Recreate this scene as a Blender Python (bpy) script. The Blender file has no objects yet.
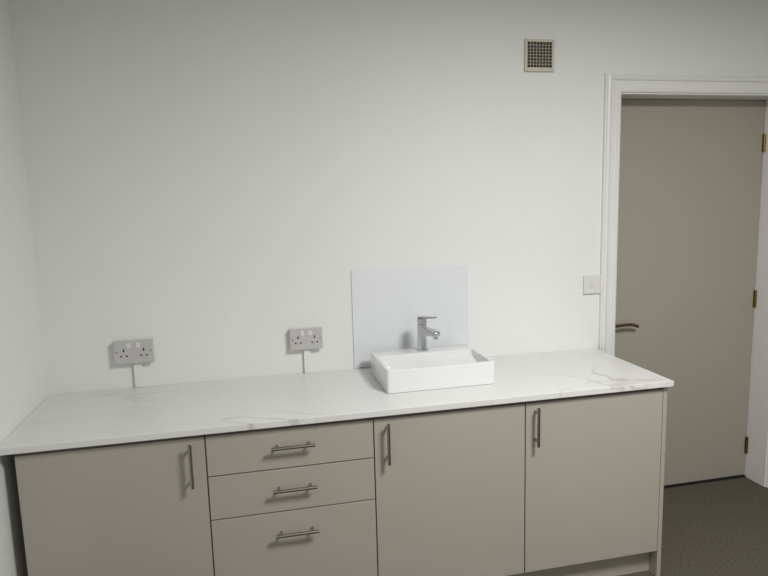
import bpy, bmesh, math
from mathutils import Matrix, Vector
S=bpy.context.scene
S.view_settings.view_transform='Standard'
S.view_settings.look='None'
# ---------------------------------------------------------------- materials
def lin(c):
    return tuple(((x/255)/12.92 if x/255<=.04045 else ((x/255+.055)/1.055)**2.4) for x in c)+(1,)
def mat(name,rgb,rough=.5,metal=0,bump=0,bscale=200,spec=.5,coat=0,var=0,vscale=3):
    m=bpy.data.materials.new(name); m.use_nodes=True
    nt=m.node_tree; b=nt.nodes['Principled BSDF']
    b.inputs['Base Color'].default_value=lin(rgb)
    b.inputs['Roughness'].default_value=rough; b.inputs['Metallic'].default_value=metal
    b.inputs['Specular IOR Level'].default_value=spec
    b.inputs['Coat Weight'].default_value=coat
    tc=nt.nodes.new('ShaderNodeTexCoord')
    if bump:
        n=nt.nodes.new('ShaderNodeTexNoise'); n.inputs['Scale'].default_value=bscale; n.inputs['Detail'].default_value=4
        nt.links.new(tc.outputs['Object'],n.inputs['Vector'])
        bp=nt.nodes.new('ShaderNodeBump'); bp.inputs['Strength'].default_value=bump; bp.inputs['Distance'].default_value=.002
        nt.links.new(n.outputs['Fac'],bp.inputs['Height']); nt.links.new(bp.outputs['Normal'],b.inputs['Normal'])
    if var:
        n=nt.nodes.new('ShaderNodeTexNoise'); n.inputs['Scale'].default_value=vscale; n.inputs['Detail'].default_value=6
        nt.links.new(tc.outputs['Object'],n.inputs['Vector'])
        r=nt.nodes.new('ShaderNodeValToRGB')
        c=lin(rgb)
        r.color_ramp.elements[0].position=.3; r.color_ramp.elements[1].position=.7
        r.color_ramp.elements[0].color=tuple(x*(1-var) for x in c[:3])+(1,)
        r.color_ramp.elements[1].color=tuple(min(1,x*(1+var)) for x in c[:3])+(1,)
        nt.links.new(n.outputs['Fac'],r.inputs['Fac']); nt.links.new(r.outputs['Color'],b.inputs['Base Color'])
    return m
M_wall=mat('wall_paint',(230,231,229),.75,bump=.25,bscale=90,spec=.25,var=.012,vscale=1.5)
M_ceil=mat('ceiling_paint',(225,225,222),.9)
M_trim=mat('trim_gloss',(230,230,228),.3)
M_cab=mat('cabinet_greige',(172,167,157),.25,spec=.45,var=.01)
M_carc=mat('carcass_greige',(144,139,130),.5)
M_door=mat('door_greige',(165,158,147),.4,spec=.35,bump=.1,bscale=60)
M_floor=mat('floor_carpet',(94,90,80),.95,bump=1,bscale=600,spec=.1,var=.35,vscale=120)
M_chrome=mat('chrome',(205,207,210),.05,1)
M_steel=mat('brushed_nickel',(168,165,160),.25,1)
M_brass=mat('brass',(150,125,82),.35,1)
M_bronze=mat('bronze_lever',(120,98,72),.3,1)
M_cer=mat('white_ceramic',(228,229,229),.1,coat=.3)
M_plas=mat('white_plastic',(218,218,216),.3)
M_plasg=mat('socket_plastic',(190,188,187),.35)
M_dark=mat('dark_slot',(20,20,20),.7)
M_vent=mat('vent_plastic',(206,198,180),.45)
M_ventg=mat('vent_grille',(150,144,130),.5)
M_splash=mat('splash_acrylic',(226,229,233),.04,coat=1,spec=.8)
M_lamp=bpy.data.materials.new('lamp_diffuser'); M_lamp.use_nodes=True
M_lamp.node_tree.nodes['Principled BSDF'].inputs['Base Color'].default_value=(.9,.9,.9,1)
M_lamp.node_tree.nodes['Principled BSDF'].inputs['Emission Color'].default_value=(1,.985,.95,1)
M_lamp.node_tree.nodes['Principled BSDF'].inputs['Emission Strength'].default_value=3
# marble
def marble():
    m=bpy.data.materials.new('marble_laminate'); m.use_nodes=True
    nt=m.node_tree; b=nt.nodes['Principled BSDF']; L=nt.links.new
    b.inputs['Roughness'].default_value=.3
    tc=nt.nodes.new('ShaderNodeTexCoord')
    mp=nt.nodes.new('ShaderNodeMapping'); mp.inputs['Rotation'].default_value=(0,0,.5); mp.inputs['Scale'].default_value=(.8,1.7,1)
    L(tc.outputs['Object'],mp.inputs['Vector'])
    def vein(scale,w,seed,dist):
        n=nt.nodes.new('ShaderNodeTexNoise'); n.inputs['Scale'].default_value=scale; n.inputs['Detail'].default_value=5
        n.inputs['Roughness'].default_value=.5; n.inputs['Distortion'].default_value=dist
        o=nt.nodes.new('ShaderNodeVectorMath'); o.operation='ADD'; o.inputs[1].default_value=(seed,seed*.7,0)
        L(mp.outputs[0],o.inputs[0]); L(o.outputs[0],n.inputs['Vector'])
        s=nt.nodes.new('ShaderNodeMath'); s.operation='SUBTRACT'; s.inputs[1].default_value=.5; L(n.outputs['Fac'],s.inputs[0])
        a=nt.nodes.new('ShaderNodeMath'); a.operation='ABSOLUTE'; L(s.outputs[0],a.inputs[0])
        r=nt.nodes.new('ShaderNodeMapRange'); r.inputs['From Min'].default_value=0; r.inputs['From Max'].default_value=w
        r.inputs['To Min'].default_value=1; r.inputs['To Max'].default_value=0; L(a.outputs[0],r.inputs['Value'])
        return r.outputs[0]
    v1=vein(1.3,.015,1.9,.5); v2=vein(2.2,.009,8.3,.7)
    msk=nt.nodes.new('ShaderNodeTexNoise'); msk.inputs['Scale'].default_value=1.6; L(mp.outputs[0],msk.inputs['Vector'])
    mr=nt.nodes.new('ShaderNodeMapRange'); mr.inputs['From Min'].default_value=.38; mr.inputs['From Max'].default_value=.62; L(msk.outputs['Fac'],mr.inputs['Value'])
    k=nt.nodes.new('ShaderNodeMath'); k.operation='MULTIPLY'; k.inputs[1].default_value=.55; L(v2,k.inputs[0])
    mx=nt.nodes.new('ShaderNodeMath'); mx.operation='MAXIMUM'; L(v1,mx.inputs[0]); L(k.outputs[0],mx.inputs[1])
    mu=nt.nodes.new('ShaderNodeMath'); mu.operation='MULTIPLY'; L(mx.outputs[0],mu.inputs[0]); L(mr.outputs[0],mu.inputs[1])
    c=nt.nodes.new('ShaderNodeMix'); c.data_type='RGBA'
    c.inputs['A'].default_value=lin((223,223,222)); c.inputs['B'].default_value=lin((193,191,187))
    L(mu.outputs[0],c.inputs['Factor']); L(c.outputs['Result'],b.inputs['Base Color'])
    return m
M_marb=marble()
# ---------------------------------------------------------------- helpers
def link(o,parent=None):
    S.collection.objects.link(o)
    if parent: o.parent=parent
    return o
def empty(name,loc=(0,0,0),rz=0):
    e=bpy.data.objects.new(name,None); S.collection.objects.link(e); e.empty_display_size=.05; e.location=loc; e.rotation_euler[2]=rz; return e
def newobj(name,bm,m,parent=None,smooth=False):
    me=bpy.data.meshes.new(name); bmesh.ops.recalc_face_normals(bm,faces=bm.faces); bm.to_mesh(me); bm.free()
    me.materials.append(m)
    if smooth:
        for p in me.polygons: p.use_smooth=True
    return link(bpy.data.objects.new(name,me),parent)
def addbox(bm,a,b,bev=0,seg=2):
    vs=[bm.verts.new((x,y,z)) for x in (a[0],b[0]) for y in (a[1],b[1]) for z in (a[2],b[2])]
    f=[(0,1,3,2),(4,6,7,5),(0,4,5,1),(2,3,7,6),(0,2,6,4),(1,5,7,3)]
    fs=[bm.faces.new([vs[i] for i in q]) for q in f]
    if bev:
        es=list({e for q in fs for e in q.edges})
        bmesh.ops.bevel(bm,geom=es,offset=bev,segments=seg,affect='EDGES',profile=.5)
def box(name,a,b,m,parent=None,bev=0,seg=2):
    bm=bmesh.new(); addbox(bm,a,b,bev,seg); return newobj(name,bm,m,parent)
def boxes(name,lst,m,parent=None,bev=0):
    bm=bmesh.new()
    for a,b in lst: addbox(bm,a,b,bev)
    return newobj(name,bm,m,parent)
def addcyl(bm,p,q,r,r2=None,seg=24,bev=0):
    p=Vector(p);q=Vector(q); d=q-p
    mt=Matrix.Translation((p+q)/2)@d.to_track_quat('Z','Y').to_matrix().to_4x4()
    g=bmesh.ops.create_cone(bm,cap_ends=True,segments=seg,radius1=r,radius2=r if r2 is None else r2,depth=d.length,matrix=mt)
    if bev:
        es=[e for e in {e for v in g['verts'] for e in v.link_edges} if any(len(f.verts)>4 for f in e.link_faces)]
        bmesh.ops.bevel(bm,geom=es,offset=bev,segments=2,affect='EDGES')
def fsmooth(o):
    for f in o.data.polygons: f.use_smooth=len(f.vertices)<=4
    md=o.modifiers.new('e','EDGE_SPLIT'); md.split_angle=math.radians(35)
def cyl(name,p,q,r,m,parent=None,r2=None,seg=32,bev=0):
    bm=bmesh.new(); addcyl(bm,p,q,r,r2,seg,bev); o=newobj(name,bm,m,parent); fsmooth(o)
    return o
# ---------------------------------------------------------------- room
RX=4.6; FY=-4.3; CZ=2.75
OX0,OX1,OZ=2.700,3.712,2.198
boxes('wall_back',[((-.12,0,0),(OX0,.16,CZ)),((OX1,0,0),(RX+.12,.16,CZ)),((OX0,0,OZ),(OX1,.16,CZ))],M_wall)
box('wall_left',(-.12,FY,0),(0,0,CZ),M_wall)
box('wall_right',(RX,FY,0),(RX+.12,0,CZ),M_wall)
box('wall_front',(-.12,FY-.12,0),(RX+.12,FY,CZ),M_wall)
box('floor',(-.12,FY-.12,-.1),(RX+.12,.4,0),M_floor)
box('ceiling',(-.12,FY-.12,CZ),(RX+.12,.16,CZ+.1),M_ceil)
# door lining
J=.143
boxes('trim_1',[((OX0,-.002,0),(OX0+.012,.2,OZ)),((OX1-.012,-.002,0),(OX1,.2,OZ)),((OX0+.012,-.002,OZ-.012),(OX1-.012,.2,OZ))],M_trim)
# architrave with a moulded, mitred profile
prof=[(-.004,0),(-.004,.012),(.004,.016),(.012,.016),(.016,.009),(.036,.012),(.050,.016),(.054,.024),(.066,.030),(.074,.026),(.078,.018),(.084,.018),(.084,0)]
path=[((OX0,0),(-1,0)),((OX0,OZ),(-1,1)),((OX1,OZ),(1,1)),((OX1,0),(1,0))]
bm=bmesh.new(); rings=[]
for (x,z),(dx,dz) in path: rings.append([bm.verts.new((x+d*dx,-t,z+d*dz)) for d,t in prof])
for a,b in zip(rings,rings[1:]):
    for i in range(len(prof)-1): bm.faces.new((a[i],a[i+1],b[i+1],b[i]))
    bm.faces.new((a[-1],a[0],b[0],b[-1]))
bm.faces.new(rings[0]); bm.faces.new(rings[-1])
newobj('trim_2',bm,M_trim)
# skirting
box('baseboard_right',(RX-.018,FY,0),(RX,0,.12),M_trim,bev=.003)
box('baseboard_back',(OX1+.09,-.018,0),(RX-.02,0,.12),M_trim,bev=.003)
box('baseboard_front',(0,FY,0),(RX-.02,FY+.018,.12),M_trim,bev=.003)
box('baseboard_left',(0,FY+.02,0),(.018,-.64,.12),M_trim,bev=.003)
# door
D=empty('door_1')
box('leaf',(OX0+.014,J,.012),(OX1-.014,J+.044,OZ-.014),M_door,D,bev=.002)
for i,z in enumerate((.20,1.08,1.955)):
    bm=bmesh.new()
    for k in range(5): addcyl(bm,(OX1-.016,J-.007,z-.05+k*.02+.001),(OX1-.016,J-.007,z-.05+k*.02+.019),.007,seg=12)
    addbox(bm,(OX1-.026,J-.0025,z-.05),(OX1-.0125,J-.0005,z+.05))
    newobj('hinge_%d'%(i+1),bm,M_brass,D)
hz=.992; hx=OX0+.080
cyl('rose',(hx,J,hz),(hx,J-.01,hz),.026,M_bronze,D,bev=.002)
cyl('spindle',(hx,J-.01,hz),(hx,J-.05,hz),.009,M_bronze,D)
pts=[(hx-.008,J-.05,hz),(hx+.03,J-.052,hz+.003),(hx+.08,J-.052,hz+.004),(hx+.115,J-.048,hz-.002),(hx+.135,J-.044,hz-.012)]
cu=bpy.data.curves.new('lever','CURVE'); cu.dimensions='3D'; cu.bevel_depth=.0085; cu.bevel_resolution=4; cu.use_fill_caps=True
sp=cu.splines.new('POLY'); sp.points.add(len(pts)-1)
for q,p in zip(sp.points,pts): q.co=(*p,1)
cu.materials.append(M_bronze); link(bpy.data.objects.new('lever',cu),D)
box('threshold',(OX0+.014,J-.01,0),(OX1-.014,J+.1,.008),M_dark,D)
# ---------------------------------------------------------------- worktop
H=.91; W=2.594
box('kitchen_worktop',(.001,-.62,H-.025),(W,-.001,H),M_marb,bev=.002)
# ---------------------------------------------------------------- cabinets
FYC=-.597; T=.018; zt=.868; zb=.128
xc=[.047,.675,1.299,1.928,2.563]
g=.0022
HB=FYC-.034
def barhandle(name,p,q,parent):
    p=Vector(p);q=Vector(q);d=(q-p).normalized()
    bm=bmesh.new(); addcyl(bm,p,q,.0065,seg=20)
    for e in (p+d*.022,q-d*.022):
        addcyl(bm,e,(e.x,FYC,e.z),.005,seg=16)
    o=newobj(name,bm,M_steel,parent); fsmooth(o)
def carcass(par,x0,x1):
    y0=FYC+T+.002
    boxes('carcass',[((x0,y0,zb),(x0+.016,-.03,zt)),((x1-.016,y0,zb),(x1,-.03,zt)),((x0+.016,y0,zb),(x1-.016,-.03,zb+.016)),
        ((x0+.016,-.046,zb+.016),(x1-.016,-.03,zt)),((x0+.016,y0,zt-.016),(x1-.016,-.046,H-.026))],M_carc,par)
    box('plinth',(x0,FYC+.055,.001),(x1,FYC+.071,zb-.002),M_cab,par)
for i in (0,2,3):
    C=empty('base_cabinet'); carcass(C,xc[i]+.0005,xc[i+1]-.0005)
    box('cabinet_door',(xc[i]+g,FYC,zb),(xc[i+1]-g,FYC+T,zt),M_cab,C,bev=.0012)
    hx={0:.624,2:1.350,3:1.970}[i]
    barhandle('handle',(hx,HB,.855),(hx,HB,.693),C)
    if i==3: box('end_panel',(xc[4],FYC,.001),(xc[4]+.019,-.003,H-.026),M_cab,C,bev=.001)
C=empty('drawer_unit'); carcass(C,xc[1]+.0005,xc[2]-.0005)
zz=[zt,.714,.544,zb]
for k in range(3):
    a,b=zz[k+1],zz[k]
    box('drawer_front_%d'%(k+1),(xc[1]+g,FYC,a+g),(xc[2]-g,FYC+T,b-(g if k else 0)),M_cab,C,bev=.0012)
for k,z in enumerate((.806,.640,.463)):
    barhandle('drawer_handle_%d'%(k+1),(.908,HB,z),(1.070,HB,z),C)
# ---------------------------------------------------------------- vessel sink
bx0,bx1,by0,by1,bz=1.392,1.864,-.085,-.436,1.009
bm=bmesh.new()
def ring(x0,x1,y0,y1,z,r,n=6,zf=None):
    out=[]
    for cx,cy,a0 in ((x1-r,y0-r,0),(x0+r,y0-r,90),(x0+r,y1+r,180),(x1-r,y1+r,270)):
        for k in range(n+1):
            a=math.radians(a0+90*k/n); y=cy+r*math.sin(a)
            zz_=z if zf is None else z+(zf-z)*(y0-y)/(y0-y1)
            out.append(bm.verts.new((cx+r*math.cos(a),y,zz_)))
    return out
e=.004
R=[ring(bx0+.004,bx1-.004,by0-.004,by1+.004,H,.010),
   ring(bx0,bx1,by0,by1,H+.003,.012),
   ring(bx0,bx1,by0,by1,bz-e,.012),
   ring(bx0+.001,bx1-.001,by0-.001,by1+.001,bz-.001,.011),
   ring(bx0+e,bx1-e,by0-e,by1+e,bz,.010),
   ring(bx0+.014,bx1-.014,by0-.105,by1+.014,bz,.014),
   ring(bx0+.016,bx1-.016,by0-.107,by1+.016,bz-.003,.014),
   ring(bx0+.024,bx1-.024,by0-.122,by1+.022,bz-.020,.03,zf=bz-.06),
   ring(bx0+.06,bx1-.06,by0-.15,by1+.035,bz-.030,.04,zf=bz-.070),
   ring(bx0+.20,bx1-.20,by0-.24,by1+.06,bz-.060,.012,zf=bz-.074)]
for a,b in zip(R,R[1:]):
    n=len(a)
    for i in range(n): bm.faces.new((a[i],a[(i+1)%n],b[(i+1)%n],b[i]))
bm.faces.new(R[0]); bm.faces.new(R[-1])
VS=empty('vessel_sink')
o=newobj('basin',bm,M_cer,VS,True)
md=o.modifiers.new('e','EDGE_SPLIT'); md.split_angle=math.radians(32)
cyl('waste_plug',((bx0+bx1)/2,by0-.265,bz-.070),((bx0+bx1)/2,by0-.265,bz-.060),.020,M_chrome,VS,bev=.002)
# ---------------------------------------------------------------- mixer tap
TP=empty('mixer_tap',(1.628,by0-.058,bz),math.radians(32))
cyl('base_ring',(0,0,0),(0,0,.008),.027,M_chrome,TP,bev=.002)
cyl('body',(0,0,.008),(0,0,.122),.0225,M_chrome,TP,bev=.001)
cyl('cartridge_cap',(0,0,.124),(0,0,.150),.0235,M_chrome,TP,bev=.003)
def loft(name,secs,bv):
    bm=bmesh.new(); vs=[]
    for (y,z0,z1,w) in secs:
        vs.append([bm.verts.new((sx*w,y,zq)) for sx,zq in ((-1,z0),(1,z0),(1,z1),(-1,z1))])
    for a,b in zip(vs,vs[1:]):
        for i in range(4): bm.faces.new((a[i],a[(i+1)%4],b[(i+1)%4],b[i]))
    bm.faces.new(vs[0]); bm.faces.new(vs[-1])
    o=newobj(name,bm,M_chrome,TP); md=o.modifiers.new('b','BEVEL'); md.width=bv; md.segments=3
loft('spout',((-.010,.070,.110,.018),(-.050,.076,.106,.018),(-.085,.078,.100,.017),(-.098,.076,.094,.016)),.004)
cyl('aerator',(0,-.082,.078),(0,-.082,.064),.012,M_chrome,TP)
loft('lever',((.014,.150,.159,.016),(-.035,.152,.162,.013),(-.082,.158,.166,.011)),.002)
# ---------------------------------------------------------------- splashback
box('splashback_panel',(1.330,-.006,H+.001),(1.904,-.0005,1.379),M_splash,bev=.0012)
# ---------------------------------------------------------------- sockets
def socket(x0,x1,z0,z1,tx0,tx1):
    P=empty('wall_socket'); d=.034
    box('back_box',(x0+.002,-d+.008,z0+.002),(x1-.002,-.0005,z1-.002),M_plas,P,bev=.002)
    box('face_plate',(x0,-d,z0),(x1,-d+.008,z1),M_plasg,P,bev=.003)
    w=x1-x0; cx=(x0+x1)/2
    ss=[];rk=[]
    for s in (-1,1):
        c=cx+s*w*.25; zc=z0+(z1-z0)*.40
        ss+= [((c-.003,-d-.0006,zc+.012),(c+.003,-d+.001,zc+.024)),((c-.0155,-d-.0006,zc-.010),(c-.0075,-d+.001,zc-.004)),((c+.0075,-d-.0006,zc-.010),(c+.0155,-d+.001,zc-.004))]
        k=cx+s*w*.12
        rk.append(((k-.008,-d-.003,z1-.034),(k+.008,-d+.001,z1-.012)))
    boxes('pin_slots',ss,M_dark,P); boxes('rocker_switches',rk,M_plas,P,bev=.001)
    for k,x in enumerate((x0+.012,x1-.012)):
        cyl('screw_%d'%(k+1),(x,-d-.0008,(z0+z1)/2),(x,-d+.001,(z0+z1)/2),.0035,M_steel,P,seg=12)
    box('cable_trunking',(tx0,-.016,H+.001),(tx1,-.0005,z0+.001),M_trim,P,bev=.001)
socket(.277,.441,1.025,1.128,.350,.384)
socket(1.031,1.182,1.027,1.127,1.094,1.124)
# light switch
P=empty('light_switch')
box('plate',(2.522,-.012,1.197),(2.618,-.0005,1.293),M_plas,P,bev=.003)
box('rocker',(2.560,-.017,1.232),(2.580,-.010,1.258),M_plas,P,bev=.0015)
# air vent
P=empty('air_vent')
vx0,vx1,vz0,vz1=2.193,2.343,2.284,2.430
boxes('frame',[((vx0,-.014,vz0),(vx0+.012,-.0005,vz1)),((vx1-.012,-.014,vz0),(vx1,-.0005,vz1)),((vx0+.012,-.014,vz1-.012),(vx1-.012,-.0005,vz1)),((vx0+.012,-.014,vz0),(vx1-.012,-.0005,vz0+.018))],M_vent,P,bev=.001)
box('duct',(vx0+.012,-.002,vz0+.018),(vx1-.012,-.0005,vz1-.012),M_dark,P)
gr=[];n=8
for k in range(1,n):
    x=vx0+.012+(vx1-vx0-.024)*k/n; z=vz0+.018+(vz1-vz0-.030)*k/n
    gr.append(((x-.0022,-.012,vz0+.018),(x+.0022,-.002,vz1-.012)))
    gr.append(((vx0+.012,-.0115,z-.0022),(vx1-.012,-.003,z+.0022)))
boxes('grille',gr,M_ventg,P)
# ---------------------------------------------------------------- lights
def panel(x,y,s,watts):
    P=empty('ceiling_light_panel')
    boxes('frame',[((x-s/2-.02,y-s/2-.02,CZ-.03),(x+s/2+.02,y-s/2,CZ-.001)),((x-s/2-.02,y+s/2,CZ-.03),(x+s/2+.02,y+s/2+.02,CZ-.001)),
      ((x-s/2-.02,y-s/2,CZ-.03),(x-s/2,y+s/2,CZ-.001)),((x+s/2,y-s/2,CZ-.03),(x+s/2+.02,y+s/2,CZ-.001))],M_trim,P)
    box('diffuser',(x-s/2,y-s/2,CZ-.02),(x+s/2,y+s/2,CZ-.010),M_lamp,P)
    L=bpy.data.lights.new('panel_light','AREA'); L.shape='SQUARE'; L.size=s; L.energy=watts; L.color=(1,.99,.968)
    o=bpy.data.objects.new('panel_light',L); o.location=(x,y,CZ-.032); link(o,P)
panel(2.25,-2.15,.6,73)
# ---------------------------------------------------------------- camera
f=622.665; yaw,pit,rol=.216,-.142,-.027
c,s=math.cos,math.sin
fw=Vector((s(yaw)*c(pit),c(yaw)*c(pit),s(pit))); ri=Vector((c(yaw),-s(yaw),0)); up=ri.cross(fw)
r2=c(rol)*ri+s(rol)*up; u2=-s(rol)*ri+c(rol)*up
cd=bpy.data.cameras.new('camera'); cam=bpy.data.objects.new('camera',cd); S.collection.objects.link(cam)
cp=Vector((.861,-2.847,1.704))
cam.matrix_world=Matrix(((r2.x,u2.x,-fw.x,cp.x),(r2.y,u2.y,-fw.y,cp.y),(r2.z,u2.z,-fw.z,cp.z),(0,0,0,1)))
cd.sensor_width=36; cd.lens=f/768*36; cd.clip_start=.05
S.camera=cam
w=bpy.data.worlds.new('world'); S.world=w; w.use_nodes=True
w.node_tree.nodes['Background'].inputs[0].default_value=(.5,.5,.5,1); w.node_tree.nodes['Background'].inputs[1].default_value=.3
